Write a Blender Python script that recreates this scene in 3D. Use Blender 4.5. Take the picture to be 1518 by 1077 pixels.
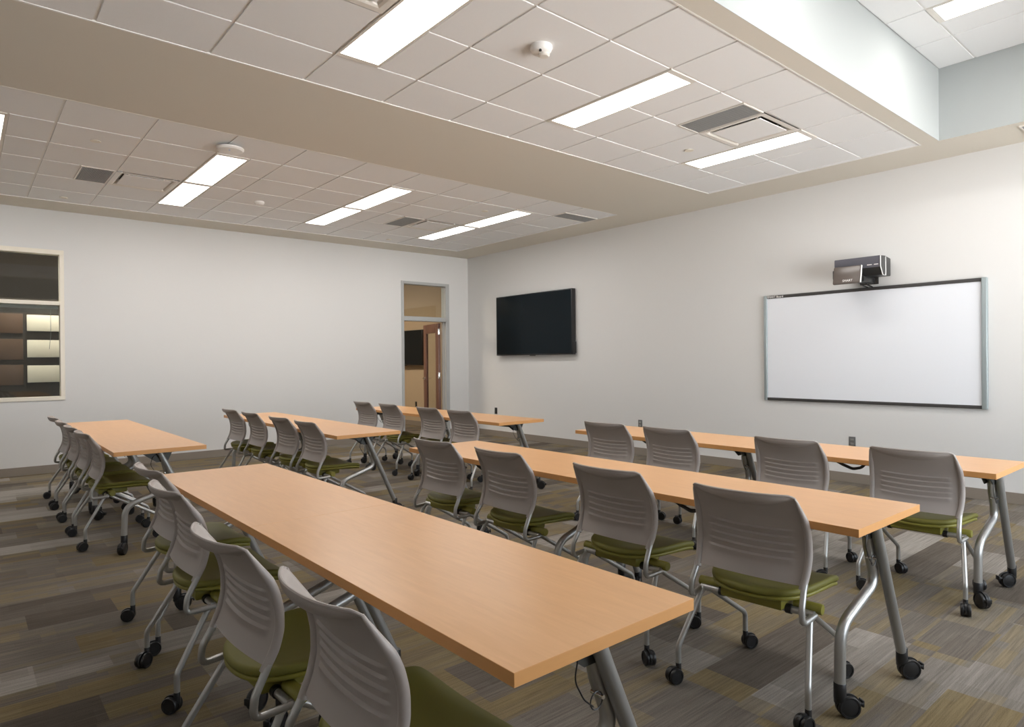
import bpy, bmesh, math, random
from mathutils import Vector, Matrix

for o in list(bpy.data.objects):
    bpy.data.objects.remove(o)
S = bpy.context.scene
COL = S.collection
PI = math.pi

# ------------------------------------------------------------------ camera
CAMZ = 1.35
F_PX, YAW, PIT, ROL = 966.549, 0.703261, -0.0040953, -0.0089452
fw = Vector((math.sin(YAW) * math.cos(PIT), math.cos(YAW) * math.cos(PIT), math.sin(PIT)))
rt = Vector((math.cos(YAW), -math.sin(YAW), 0))
up = rt.cross(fw)
r2 = rt * math.cos(ROL) + up * math.sin(ROL)
u2 = up * math.cos(ROL) - rt * math.sin(ROL)
cd = bpy.data.cameras.new('camera')
cam = bpy.data.objects.new('camera', cd)
COL.objects.link(cam)
m4 = Matrix.Identity(4)
for i in range(3):
    m4[i][0], m4[i][1], m4[i][2] = r2[i], u2[i], -fw[i]
m4[2][3] = CAMZ
cam.matrix_world = m4
cd.sensor_fit = 'HORIZONTAL'
cd.sensor_width = 36.0
cd.lens = F_PX / 1518 * 36.0
cd.clip_start = 0.05
S.camera = cam

# ------------------------------------------------------------------ light + view
S.view_settings.view_transform = 'Standard'
S.view_settings.look = 'None'
S.view_settings.exposure = 0.44
S.view_settings.gamma = 1.0
S.view_settings.use_curve_mapping = False
try:
    S.cycles.use_denoising = True
    S.cycles.max_bounces = 10
    S.cycles.diffuse_bounces = 6
    S.cycles.transparent_max_bounces = 12
    S.cycles.sample_clamp_indirect = 6.0
except Exception:
    pass
W = bpy.data.worlds.new('daylight')
S.world = W
W.use_nodes = True
bg = W.node_tree.nodes['Background']
# overcast sky above the horizon, a made-up bright band below to lighten the ceiling
wn = W.node_tree.nodes
wtc = wn.new('ShaderNodeTexCoord')
wsp = wn.new('ShaderNodeSeparateXYZ')
wcr = wn.new('ShaderNodeValToRGB')
wmr = wn.new('ShaderNodeMapRange')
wmr.inputs['From Min'].default_value = -1
wcr.color_ramp.elements[0].position = 0.24
wcr.color_ramp.elements[0].color = (0.22, 0.22, 0.22, 1)     # the added band dims lower down, sparing the raised ceiling
wq = wcr.color_ramp.elements.new(0.33)
wq.color = (1.0, 0.99, 0.97, 1)
wq = wcr.color_ramp.elements.new(0.49)
wq.color = (1.0, 0.99, 0.97, 1)
wq = wcr.color_ramp.elements[len(wcr.color_ramp.elements) - 1]
wq.position = 0.51
wq.color = (0.30, 0.33, 0.36, 1)
W.node_tree.links.new(wtc.outputs['Generated'], wsp.inputs[0])
W.node_tree.links.new(wsp.outputs[2], wmr.inputs['Value'])
W.node_tree.links.new(wmr.outputs[0], wcr.inputs[0])
W.node_tree.links.new(wcr.outputs['Color'], bg.inputs['Color'])
bg.inputs['Strength'].default_value = 11.0
LAMP_STRENGTH = 2.4      # glow of the diffusers; the tubes behind them are the area lamps in troffer()
TUBE_WATTS = 9.0
LAMP_COLOR = (1.0, 0.965, 0.925, 1)
# portal in the window opening behind the camera (guides sampling of the sky only)
WIN_X0, WIN_X1, WIN_Z0, WIN_Z1, REAR_Y, LEFT_X = 2.15, 6.9, 0.4, 2.75, -1.75, -2.6
pl = bpy.data.lights.new('window_portal', 'AREA')
pl.shape = 'RECTANGLE'
pl.size, pl.size_y = WIN_X1 - WIN_X0, WIN_Z1 - WIN_Z0
pl.cycles.is_portal = True
po = bpy.data.objects.new('window_portal', pl)
COL.objects.link(po)
po.location = ((WIN_X0 + WIN_X1) / 2, REAR_Y - 0.06, (WIN_Z0 + WIN_Z1) / 2)
po.rotation_euler = (PI / 2, 0, PI)          # shines towards +y
# pendant-free ceiling lamp of the neighbouring office seen through the open door
al = bpy.data.lights.new('office_light', 'AREA')
al.shape = 'RECTANGLE'
al.size, al.size_y = 0.3, 1.2
al.energy = 75
al.color = (1.0, 0.86, 0.68)
ao = bpy.data.objects.new('office_light', al)
COL.objects.link(ao)
ao.location = (4.9, 11.9, 3.2)

dl = bpy.data.lights.new('panel_fill_light', 'AREA')  # unseen fill added to brighten the cream panels
dl.shape = 'RECTANGLE'
dl.size, dl.size_y = 0.6, 0.3
dl.energy = 34
dl.color = (1.0, 0.93, 0.80)
dlo = bpy.data.objects.new('panel_fill_light', dl)
COL.objects.link(dlo)
dlo.location = (0.9, 10.35, 3.2)
dlo.rotation_euler = (math.radians(22), 0, 0)

# ------------------------------------------------------------------ materials
def mat(name, color, rough=0.6, metal=0.0, spec=0.5, emit=None, estr=0.0, coat=0.0):
    m = bpy.data.materials.new(name)
    m.use_nodes = True
    b = m.node_tree.nodes['Principled BSDF']
    b.inputs['Base Color'].default_value = (*color, 1)
    b.inputs['Roughness'].default_value = rough
    b.inputs['Metallic'].default_value = metal
    b.inputs['Specular IOR Level'].default_value = spec
    b.inputs['Coat Weight'].default_value = coat
    if emit:
        b.inputs['Emission Color'].default_value = emit
        b.inputs['Emission Strength'].default_value = estr
    return m


def nodes(m):
    nt = m.node_tree
    return nt, nt.nodes, nt.links, nt.nodes['Principled BSDF']


def add_noise(m, scale=200.0, amt=0.06, bump=0.0, stretch=(1, 1, 1), detail=4.0, dist=0.002):
    """mottle the base colour a little and/or bump it, in object space"""
    nt, N, L, b = nodes(m)
    tc = N.new('ShaderNodeTexCoord')
    mp = N.new('ShaderNodeMapping')
    mp.inputs['Scale'].default_value = stretch
    nz = N.new('ShaderNodeTexNoise')
    nz.inputs['Scale'].default_value = scale
    nz.inputs['Detail'].default_value = detail
    L.new(tc.outputs['Object'], mp.inputs['Vector'])
    L.new(mp.outputs['Vector'], nz.inputs['Vector'])
    if amt > 0:
        c = b.inputs['Base Color'].default_value[:3]
        mr = N.new('ShaderNodeMix')
        mr.data_type = 'RGBA'
        mr.inputs[6].default_value = (*[max(0, x * (1 - amt)) for x in c], 1)
        mr.inputs[7].default_value = (*[min(1, x * (1 + amt)) for x in c], 1)
        L.new(nz.outputs['Fac'], mr.inputs[0])
        L.new(mr.outputs[2], b.inputs['Base Color'])
    if bump > 0:
        bp = N.new('ShaderNodeBump')
        bp.inputs['Strength'].default_value = bump
        bp.inputs['Distance'].default_value = dist
        L.new(nz.outputs['Fac'], bp.inputs['Height'])
        L.new(bp.outputs['Normal'], b.inputs['Normal'])
    return m


M = {}
M['wall'] = add_noise(mat('wall_paint', (0.69, 0.69, 0.685), 0.75, spec=0.25), 300, 0.015, 0.08)
M['soffit'] = add_noise(mat('soffit_paint', (0.68, 0.64, 0.565), 0.8, spec=0.2), 300, 0.015, 0.05)
M['tile'] = add_noise(mat('ceiling_tile', (0.83, 0.835, 0.84), 0.9, spec=0.15), 500, 0.05, 0.15)
M['tbar'] = mat('ceiling_grid_metal', (0.80, 0.79, 0.77), 0.5)
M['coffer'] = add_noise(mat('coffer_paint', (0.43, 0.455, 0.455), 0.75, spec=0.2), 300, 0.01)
M['base'] = add_noise(mat('baseboard_vinyl', (0.25, 0.215, 0.18), 0.5), 60, 0.05)
M['plastic'] = add_noise(mat('gray_plastic', (0.40, 0.362, 0.342), 0.42, spec=0.45), 900, 0.02, 0.06, dist=0.0005)
M['silver'] = add_noise(mat('silver_tube', (0.47, 0.47, 0.46), 0.36, metal=0.75), 900, 0.04)
M['tubegray'] = add_noise(mat('table_leg_paint', (0.36, 0.365, 0.36), 0.36, metal=0.7), 900, 0.04)
M['olive'] = add_noise(mat('olive_vinyl', (0.175, 0.163, 0.032), 0.55, spec=0.35), 700, 0.08, 0.06, dist=0.0004)
M['oliveplastic'] = add_noise(mat('olive_plastic', (0.225, 0.205, 0.03), 0.42), 700, 0.04)
M['black'] = add_noise(mat('black_plastic', (0.012, 0.012, 0.013), 0.38), 300, 0.1)
M['darksteel'] = add_noise(mat('dark_steel', (0.06, 0.062, 0.058), 0.42, metal=0.5), 300, 0.08)
M['chrome'] = mat('bright_steel', (0.75, 0.75, 0.75), 0.22, metal=1.0)
M['screen'] = mat('dark_screen_glass', (0.003, 0.008, 0.012), 0.22, spec=0.16)
M['tvcase'] = mat('tv_case', (0.012, 0.012, 0.014), 0.3)
M['whiteboard'] = mat('whiteboard_face', (0.785, 0.815, 0.87), 0.24, spec=0.45)
M['bar'] = mat('charcoal_bar', (0.045, 0.043, 0.042), 0.4)
M['capgray'] = add_noise(mat('blue_gray_cap', (0.34, 0.395, 0.41), 0.4, metal=0.3), 300, 0.03)
M['proj'] = add_noise(mat('projector_gray', (0.125, 0.125, 0.15), 0.35, metal=0.2), 300, 0.05)
M['projdark'] = mat('projector_dark', (0.022, 0.022, 0.022), 0.3)
M['projface'] = mat('projector_face', (0.115, 0.095, 0.085), 0.25)
M['projedge'] = mat('projector_edge', (0.75, 0.75, 0.75), 0.3)
M['letter'] = mat('white_lettering', (0.9, 0.88, 0.86), 0.5)
M['grille'] = add_noise(mat('grille_gray', (0.35, 0.36, 0.36), 0.6), 200, 0.05)
M['duct'] = mat('duct_dark', (0.05, 0.045, 0.04), 0.7)
M['fixture'] = mat('white_enamel', (0.78, 0.75, 0.70), 0.4)
M['whiteplastic'] = mat('white_plastic', (0.82, 0.81, 0.79), 0.4)
M['lamp'] = mat('lit_diffuser', (0.9, 0.9, 0.9), 0.5, emit=LAMP_COLOR, estr=LAMP_STRENGTH)
M['frame'] = add_noise(mat('gray_door_frame', (0.42, 0.43, 0.43), 0.5), 200, 0.02)
M['winframe'] = add_noise(mat('cream_window_frame', (0.80, 0.755, 0.66), 0.5), 200, 0.02)
M['doorwood'] = add_noise(mat('red_brown_wood', (0.17, 0.085, 0.065), 0.4), 14, 0.25, stretch=(8, 8, 0.6))
M['beige'] = add_noise(mat('beige_wall_paint', (0.46, 0.36, 0.25), 0.8, spec=0.2), 300, 0.02)
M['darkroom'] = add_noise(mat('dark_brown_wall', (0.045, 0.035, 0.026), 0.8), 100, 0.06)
M['darkwood'] = add_noise(mat('dark_cabinet_wood', (0.09, 0.045, 0.02), 0.5), 12, 0.3, stretch=(8, 8, 0.6))
M['cream'] = add_noise(mat('cream_panel', (0.88, 0.82, 0.68), 0.6), 100, 0.02)
M['outlet'] = mat('outlet_gray', (0.13, 0.13, 0.13), 0.45)
M['outletblack'] = mat('outlet_black', (0.02, 0.02, 0.02), 0.4)
M['blind'] = mat('gray_blind', (0.22, 0.23, 0.22), 0.5)


def glass_mat(name, tint=(0.95, 0.97, 0.96), refl=1.0):
    m = bpy.data.materials.new(name)
    m.use_nodes = True
    nt = m.node_tree
    N, L = nt.nodes, nt.links
    for n in list(N):
        N.remove(n)
    out = N.new('ShaderNodeOutputMaterial')
    mix = N.new('ShaderNodeMixShader')
    tr = N.new('ShaderNodeBsdfTransparent')
    gl = N.new('ShaderNodeBsdfGlossy')
    lw = N.new('ShaderNodeLayerWeight')
    lw.inputs['Blend'].default_value = 0.5
    pw = N.new('ShaderNodeMath')
    pw.operation = 'POWER'
    pw.inputs[1].default_value = 5.0
    ma = N.new('ShaderNodeMath')
    ma.operation = 'MULTIPLY_ADD'
    ma.inputs[1].default_value = 0.92
    ma.inputs[2].default_value = 0.045
    tr.inputs['Color'].default_value = (*tint, 1)
    gl.inputs['Roughness'].default_value = 0.02
    gl.inputs['Color'].default_value = (refl, refl, refl, 1)
    L.new(lw.outputs['Facing'], pw.inputs[0])
    L.new(pw.outputs[0], ma.inputs[0])
    L.new(ma.outputs[0], mix.inputs[0])
    L.new(tr.outputs[0], mix.inputs[1])
    L.new(gl.outputs[0], mix.inputs[2])
    L.new(mix.outputs[0], out.inputs[0])
    return m


M['glass'] = glass_mat('window_glass')


def make_maple():
    m = mat('maple_laminate', (0.7, 0.4, 0.2), 0.30, spec=0.6)
    nt, N, L, b = nodes(m)
    tc = N.new('ShaderNodeTexCoord')
    mp = N.new('ShaderNodeMapping')
    mp.inputs['Scale'].default_value = (9.0, 0.8, 9.0)
    n1 = N.new('ShaderNodeTexNoise')
    n1.inputs['Scale'].default_value = 7.0
    n1.inputs['Detail'].default_value = 8.0
    n1.inputs['Distortion'].default_value = 0.6
    n2 = N.new('ShaderNodeTexNoise')
    n2.inputs['Scale'].default_value = 1.6
    n2.inputs['Detail'].default_value = 3.0
    ad = N.new('ShaderNodeMath')
    ad.operation = 'MULTIPLY_ADD'
    ad.inputs[1].default_value = 0.65
    m2 = N.new('ShaderNodeMath')
    m2.operation = 'MULTIPLY'
    m2.inputs[1].default_value = 0.35
    cr = N.new('ShaderNodeValToRGB')
    cr.color_ramp.elements[0].position = 0.32
    cr.color_ramp.elements[0].color = MAPLE_A
    cr.color_ramp.elements[1].position = 0.68
    cr.color_ramp.elements[1].color = MAPLE_B
    L.new(tc.outputs['Object'], mp.inputs['Vector'])
    L.new(mp.outputs['Vector'], n1.inputs['Vector'])
    L.new(tc.outputs['Object'], n2.inputs['Vector'])
    L.new(n2.outputs['Fac'], m2.inputs[0])
    L.new(n1.outputs['Fac'], ad.inputs[0])
    L.new(m2.outputs[0], ad.inputs[2])
    L.new(ad.outputs[0], cr.inputs['Fac'])
    L.new(cr.outputs['Color'], b.inputs['Base Color'])
    return m


MAPLE_A = (0.70, 0.375, 0.158, 1)
MAPLE_B = (0.78, 0.435, 0.192, 1)
M['maple'] = make_maple()
M['edge'] = add_noise(mat('maple_edge_shaded', (0.66, 0.33, 0.115), 0.4), 12, 0.06, stretch=(1, 0.1, 6))  # same maple as the top, with the sides' shade put into the colour


def make_carpet():
    """carpet planks: rectangles of gray, taupe and ochre that run along x, with fine streaks along x"""
    m = mat('carpet_planks', (0.2, 0.18, 0.16), 0.95, spec=0.1)
    nt, N, L, b = nodes(m)
    tc = N.new('ShaderNodeTexCoord')
    sep = N.new('ShaderNodeSeparateXYZ')
    L.new(tc.outputs['Object'], sep.inputs[0])

    def math_(op, a, bb=None, c=None):
        n = N.new('ShaderNodeMath')
        n.operation = op
        for k, v in enumerate((a, bb, c)):
            if v is None:
                continue
            if isinstance(v, (int, float)):
                n.inputs[k].default_value = v
            else:
                L.new(v, n.inputs[k])
        return n.outputs[0]

    def cells(wx, wy, seed):
        """random value per staggered rectangle wx long, wy wide"""
        row = math_('FLOOR', math_('DIVIDE', math_('ADD', sep.outputs[1], seed * 0.37), wy))
        wn = N.new('ShaderNodeTexWhiteNoise')
        wn.noise_dimensions = '1D'
        L.new(math_('ADD', row, seed * 17.3), wn.inputs['W'])
        xs = math_('ADD', math_('DIVIDE', sep.outputs[0], wx), math_('MULTIPLY', wn.outputs['Value'], 3.0))
        colr = math_('FLOOR', xs)
        cv = N.new('ShaderNodeCombineXYZ')
        L.new(row, cv.inputs[0])
        L.new(colr, cv.inputs[1])
        cv.inputs[2].default_value = seed
        w2 = N.new('ShaderNodeTexWhiteNoise')
        w2.noise_dimensions = '3D'
        L.new(cv.outputs[0], w2.inputs['Vector'])
        return w2.outputs['Value']

    big = cells(1.0, 0.25, 1.0)
    mid = cells(0.52, 0.25, 1.0)
    small = cells(0.62, 0.125, 5.0)
    thin = cells(0.8, 0.042, 9.0)
    v = math_('ADD', math_('MULTIPLY', big, 0.50), math_('MULTIPLY', mid, 0.30))
    v = math_('ADD', v, math_('MULTIPLY', small, 0.14))
    v = math_('ADD', v, math_('MULTIPLY', thin, 0.06))
    cr = N.new('ShaderNodeValToRGB')
    cr.color_ramp.interpolation = 'LINEAR'
    e = cr.color_ramp.elements
    e[0].position, e[0].color = 0.15, (0.098, 0.083, 0.068, 1)
    e[1].position, e[1].color = 0.88, (0.285, 0.262, 0.236, 1)
    for pos, c in ((0.30, (0.130, 0.112, 0.094)), (0.37, (0.180, 0.138, 0.074)), (0.43, (0.188, 0.150, 0.089)),
                   (0.48, (0.135, 0.117, 0.099)), (0.57, (0.160, 0.142, 0.122)), (0.63, (0.208, 0.169, 0.108)),
                   (0.68, (0.178, 0.160, 0.139)), (0.76, (0.230, 0.209, 0.186))):
        q = e.new(pos)
        q.color = (*c, 1)
    L.new(v, cr.inputs['Fac'])
    # streaks along x
    mp = N.new('ShaderNodeMapping')
    mp.inputs['Scale'].default_value = (2.0, 70.0, 1.0)
    L.new(tc.outputs['Object'], mp.inputs['Vector'])
    st = N.new('ShaderNodeTexNoise')
    st.inputs['Scale'].default_value = 1.6
    st.inputs['Detail'].default_value = 5.0
    st.inputs['Roughness'].default_value = 0.7
    L.new(mp.outputs['Vector'], st.inputs['Vector'])
    fz = N.new('ShaderNodeTexNoise')
    fz.inputs['Scale'].default_value = 260.0
    fz.inputs['Detail'].default_value = 2.0
    L.new(tc.outputs['Object'], fz.inputs['Vector'])
    k = math_('ADD', math_('MULTIPLY', st.outputs['Fac'], 1.5), math_('MULTIPLY', fz.outputs['Fac'], 0.75))
    k = math_('ADD', k, -0.12)
    mm = N.new('ShaderNodeMix')
    mm.data_type = 'RGBA'
    mm.blend_type = 'MULTIPLY'
    mm.inputs[0].default_value = 1.0
    cb = N.new('ShaderNodeCombineColor')
    for q in range(3):
        L.new(k, cb.inputs[q])
    L.new(cr.outputs['Color'], mm.inputs[6])
    L.new(cb.outputs['Color'], mm.inputs[7])
    L.new(mm.outputs[2], b.inputs['Base Color'])
    bp = N.new('ShaderNodeBump')
    bp.inputs['Strength'].default_value = 0.35
    bp.inputs['Distance'].default_value = 0.003
    L.new(fz.outputs['Fac'], bp.inputs['Height'])
    L.new(bp.outputs['Normal'], b.inputs['Normal'])
    return m


M['carpet'] = make_carpet()


# ------------------------------------------------------------------ mesh helpers
def obj(name, bm, m, parent=None, smooth=True, mats=None):
    me = bpy.data.meshes.new(name)
    bmesh.ops.recalc_face_normals(bm, faces=bm.faces[:])
    bm.to_mesh(me)
    bm.free()
    for q in (mats or [m]):
        me.materials.append(q)
    if smooth:
        me.polygons.foreach_set('use_smooth', [True] * len(me.polygons))
        try:
            me.set_sharp_from_angle(angle=math.radians(38))
        except Exception:
            pass
    o = bpy.data.objects.new(name, me)
    COL.objects.link(o)
    if parent:
        o.parent = parent
    return o


def box(bm, x0, x1, y0, y1, z0, z1, bev=0.0, seg=2, mi=0, mtx=None):
    r = bmesh.ops.create_cube(bm, size=1.0)
    vs = r['verts']
    for v in vs:
        v.co = Vector(((x0 + x1) / 2 + v.co.x * (x1 - x0), (y0 + y1) / 2 + v.co.y * (y1 - y0), (z0 + z1) / 2 + v.co.z * (z1 - z0)))
    fs = list({f for v in vs for f in v.link_faces})
    for f in fs:
        f.material_index = mi
    if bev > 0:
        es = list({e for v in vs for e in v.link_edges})
        r2_ = bmesh.ops.bevel(bm, geom=es, offset=bev, segments=seg, affect='EDGES', profile=0.5)
        vs = list({v for f in r2_['faces'] for v in f.verts} | {v for v in vs if v.is_valid})
        for f in r2_['faces']:
            f.material_index = mi
    if mtx is not None:
        seen = set()
        stack = [v for v in vs if v.is_valid]
        while stack:
            v = stack.pop()
            if v in seen:
                continue
            seen.add(v)
            for e in v.link_edges:
                w = e.other_vert(v)
                if w not in seen:
                    stack.append(w)
        for v in seen:
            v.co = mtx @ v.co


def fillet(pts, rad, n=6):
    """round the inner corners of a polyline"""
    pts = [Vector(p) for p in pts]
    rads = rad if isinstance(rad, (list, tuple)) else [rad] * len(pts)
    out = [pts[0]]
    for i in range(1, len(pts) - 1):
        p, a, c = pts[i], pts[i - 1], pts[i + 1]
        d1, d2 = (a - p), (c - p)
        l1, l2 = d1.length, d2.length
        d1, d2 = d1.normalized(), d2.normalized()
        ang = d1.angle(d2)
        if ang > PI - 0.02:
            out.append(p)
            continue
        t = min(rads[i] / math.tan(ang / 2), l1 * 0.48, l2 * 0.48)
        s, e = p + d1 * t, p + d2 * t
        for k in range(n + 1):
            u = k / n
            out.append(s * (1 - u) ** 2 + p * 2 * u * (1 - u) + e * u * u)
    out.append(pts[-1])
    return out


def tube(bm, pts, r, seg=12, cap=True, mi=0):
    pts = [Vector(p) for p in pts]
    rings = []
    n = len(pts)
    prev = None
    for i, p in enumerate(pts):
        t = ((pts[min(i + 1, n - 1)] - pts[max(i - 1, 0)])).normalized()
        if prev is None:
            ref = Vector((0, 1, 0)) if abs(t.y) < 0.9 else Vector((1, 0, 0))
            nrm = (ref - t * ref.dot(t)).normalized()
        else:
            nrm = (prev - t * prev.dot(t)).normalized()
        prev = nrm
        bn = t.cross(nrm)
        rr = r[i] if isinstance(r, (list, tuple)) else r
        rings.append([bm.verts.new(p + (nrm * math.cos(2 * PI * k / seg) + bn * math.sin(2 * PI * k / seg)) * rr) for k in range(seg)])
    for i in range(n - 1):
        for k in range(seg):
            f = bm.faces.new((rings[i][k], rings[i][(k + 1) % seg], rings[i + 1][(k + 1) % seg], rings[i + 1][k]))
            f.material_index = mi
    if cap:
        for q in (rings[0][::-1], rings[-1]):
            f = bm.faces.new(q)
            f.material_index = mi


def lathe(bm, prof, axis='z', at=(0, 0, 0), seg=24, mi=0):
    """prof = [(radius, height)] turned about an axis"""
    at = Vector(at)

    def P(r, h, a):
        c, s = r * math.cos(a), r * math.sin(a)
        return at + (Vector((c, s, h)) if axis == 'z' else Vector((c, h, s)) if axis == 'y' else Vector((h, c, s)))
    rings = []
    for r, h in prof:
        if r < 1e-6:
            rings.append([bm.verts.new(P(0, h, 0))])
        else:
            rings.append([bm.verts.new(P(r, h, 2 * PI * k / seg)) for k in range(seg)])
    for a, b in zip(rings[:-1], rings[1:]):
        for k in range(seg):
            k2 = (k + 1) % seg
            if len(a) == 1 and len(b) == 1:
                continue
            if len(a) == 1:
                f = bm.faces.new((a[0], b[k], b[k2]))
            elif len(b) == 1:
                f = bm.faces.new((a[k], a[k2], b[0]))
            else:
                f = bm.faces.new((a[k], a[k2], b[k2], b[k]))
            f.material_index = mi


def slab(bm, outline, z0, z1, crown=0.0, bev=0.008, rings=4, zf=None, mi=0):
    """closed cushion-like slab from a plan outline, rounded rim; zf(x,y) shifts z"""
    n = len(outline)
    cx = sum(p[0] for p in outline) / n
    cy = sum(p[1] for p in outline) / n

    def ring(scale_off, z):
        out = []
        for i, (x, y) in enumerate(outline):
            a, b = outline[i - 1], outline[(i + 1) % n]
            t = Vector((b[0] - a[0], b[1] - a[1])).normalized()
            nx, ny = t.y, -t.x
            if nx * (x - cx) + ny * (y - cy) < 0:
                nx, ny = -nx, -ny
            X, Y = x - nx * scale_off, y - ny * scale_off
            out.append(bm.verts.new((X, Y, z + (zf(X, Y) if zf else 0))))
        return out
    rs = []
    for k in range(rings + 1):
        a = PI / 2 * k / rings
        rs.append(ring(bev * (1 - math.sin(a)), z0 + bev * (1 - math.cos(a))))
    for k in range(rings + 1):
        a = PI / 2 * k / rings
        rs.append(ring(bev * (1 - math.cos(a)), z1 - bev + bev * math.sin(a)))
    for a, b in zip(rs[:-1], rs[1:]):
        for i in range(n):
            bm.faces.new((a[i], a[(i + 1) % n], b[(i + 1) % n], b[i]))
    # top as shrinking rings (so that a crown is smooth)
    last = rs[-1]
    for s in (0.82, 0.6, 0.35, 0.12):
        cur = []
        for v in rs[-1]:
            X, Y = cx + (v.co.x - cx) * s, cy + (v.co.y - cy) * s
            cur.append(bm.verts.new((X, Y, z1 + crown * (1 - s * s) + (zf(X, Y) if zf else 0))))
        for i in range(n):
            bm.faces.new((last[i], last[(i + 1) % n], cur[(i + 1) % n], cur[i]))
        last = cur
    bm.faces.new(last)
    bm.faces.new(rs[0][::-1])


def thing(name, label, cat, loc=(0, 0, 0), rz=0.0, group=None):
    o = bpy.data.objects.new(name, None)
    o.empty_display_size = 0.1
    COL.objects.link(o)
    o.location = loc
    o.rotation_euler = (0, 0, rz)
    o['label'] = label
    o['category'] = cat
    if group:
        o['group'] = group
    return o


def struct(name, bm, m, smooth=False, parent=None, mats=None):
    o = obj(name, bm, m, parent, smooth, mats)
    if parent is None:
        o['kind'] = 'structure'
    return o


def copy_tree(o, parent=None):
    c = o.copy()
    COL.objects.link(c)
    if parent:
        c.parent = parent
    for ch in list(o.children):
        copy_tree(ch, c)
    return c


# ------------------------------------------------------------------ room shell
H = CAMZ + 1.9388            # low ceiling
HC = CAMZ + 2.5796           # raised ceiling
WX, WY = 7.365, 9.962        # whiteboard wall, door wall
T = 0.6096
TH = 0.12

bm = bmesh.new()
box(bm, LEFT_X, WX + 0.1, REAR_Y, 14.2, -0.1, 0.0)
struct('floor', bm, M['carpet'])

# right (whiteboard) wall
bm = bmesh.new()
box(bm, WX, WX + TH, REAR_Y - TH, WY, 0, HC + 0.2)
struct('wall_right', bm, M['wall'])
# back (door) wall with openings for window and door
WIN = (-1.1, 1.022, 0.907, 2.792)       # window x0,x1,z0,z1
DOR = (5.915, 6.925, 0.0, 2.775)
bm = bmesh.new()
y0, y1 = WY, WY + TH
box(bm, LEFT_X, WIN[0], y0, y1, 0, H + 0.2)
box(bm, WIN[0], WIN[1], y0, y1, 0, WIN[2])
box(bm, WIN[0], WIN[1], y0, y1, WIN[3], H + 0.2)
box(bm, WIN[1], DOR[0], y0, y1, 0, H + 0.2)
box(bm, DOR[0], DOR[1], y0, y1, DOR[3], H + 0.2)
box(bm, DOR[1], WX + TH, y0, y1, 0, H + 0.2)
struct('wall_back', bm, M['wall'])
# left wall and window wall behind the camera
bm = bmesh.new()
box(bm, LEFT_X - TH, LEFT_X, REAR_Y - TH, WY + TH, 0, HC + 0.2)
struct('wall_left', bm, M['wall'])
bm = bmesh.new()
box(bm, LEFT_X, WIN_X0, REAR_Y - TH, REAR_Y, 0, HC + 0.2)
box(bm, WIN_X1, WX, REAR_Y - TH, REAR_Y, 0, HC + 0.2)
box(bm, WIN_X0, WIN_X1, REAR_Y - TH, REAR_Y, 0, WIN_Z0)
box(bm, WIN_X0, WIN_X1, REAR_Y - TH, REAR_Y, WIN_Z1, HC + 0.2)
struct('wall_front', bm, M['wall'])
bm = bmesh.new()
nmul = 4
for k in range(nmul + 1):
    x = WIN_X0 + (WIN_X1 - WIN_X0) * k / nmul
    box(bm, x - 0.03, x + 0.03, REAR_Y - 0.10, REAR_Y - 0.04, WIN_Z0, WIN_Z1)
for z in (WIN_Z0 + 0.03, WIN_Z1 - 0.03):
    box(bm, WIN_X0, WIN_X1, REAR_Y - 0.10, REAR_Y - 0.04, z - 0.03, z + 0.03)
w2 = struct('window_2', bm, M['frame'])

# baseboards
bm = bmesh.new()
box(bm, LEFT_X, DOR[0], WY - 0.012, WY, 0, 0.103, 0.002)
box(bm, DOR[1], WX - 0.012, WY - 0.012, WY, 0, 0.103, 0.002)
struct('baseboard_back', bm, M['base'])
bm = bmesh.new()
box(bm, WX - 0.012, WX, REAR_Y, WY - 0.012, 0, 0.103, 0.002)
struct('baseboard_right', bm, M['base'])

# low ceiling: painted soffit strips at height H
RY0, RY1 = 2.122, 4.350       # tile field nearer the camera
LY0, LY1 = 5.733, 9.410       # tile field behind the beam
FX1 = 6.738                   # both fields end here
CY, CX = 1.981, 6.725         # raised ceiling edges
ST = 0.05
bm = bmesh.new()
box(bm, LEFT_X, WX, RY1, LY0, H, H + ST)
box(bm, LEFT_X, WX, LY1, WY, H, H + ST)
box(bm, FX1, WX, LY0, LY1, H, H + ST)
box(bm, FX1, WX, CY, RY1, H, H + ST)
box(bm, LEFT_X, FX1, CY, RY0, H, H + ST)
box(bm, CX, WX, REAR_Y, CY, H, H + ST)
struct('ceiling', bm, M['soffit'])
# sides of the raised part
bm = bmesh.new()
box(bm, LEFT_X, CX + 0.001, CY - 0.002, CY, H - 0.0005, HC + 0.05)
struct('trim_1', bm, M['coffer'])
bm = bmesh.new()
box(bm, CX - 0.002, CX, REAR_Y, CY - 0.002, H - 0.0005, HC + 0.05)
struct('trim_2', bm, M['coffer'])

# roof slab above the plenum
bm = bmesh.new()
box(bm, LEFT_X - TH, WX + TH, REAR_Y - TH, 14.3, HC + 0.2, HC + 0.3)
struct('ceiling', bm, M['darkroom'])
GAP = 0.006
DROP = 0.007


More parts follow.
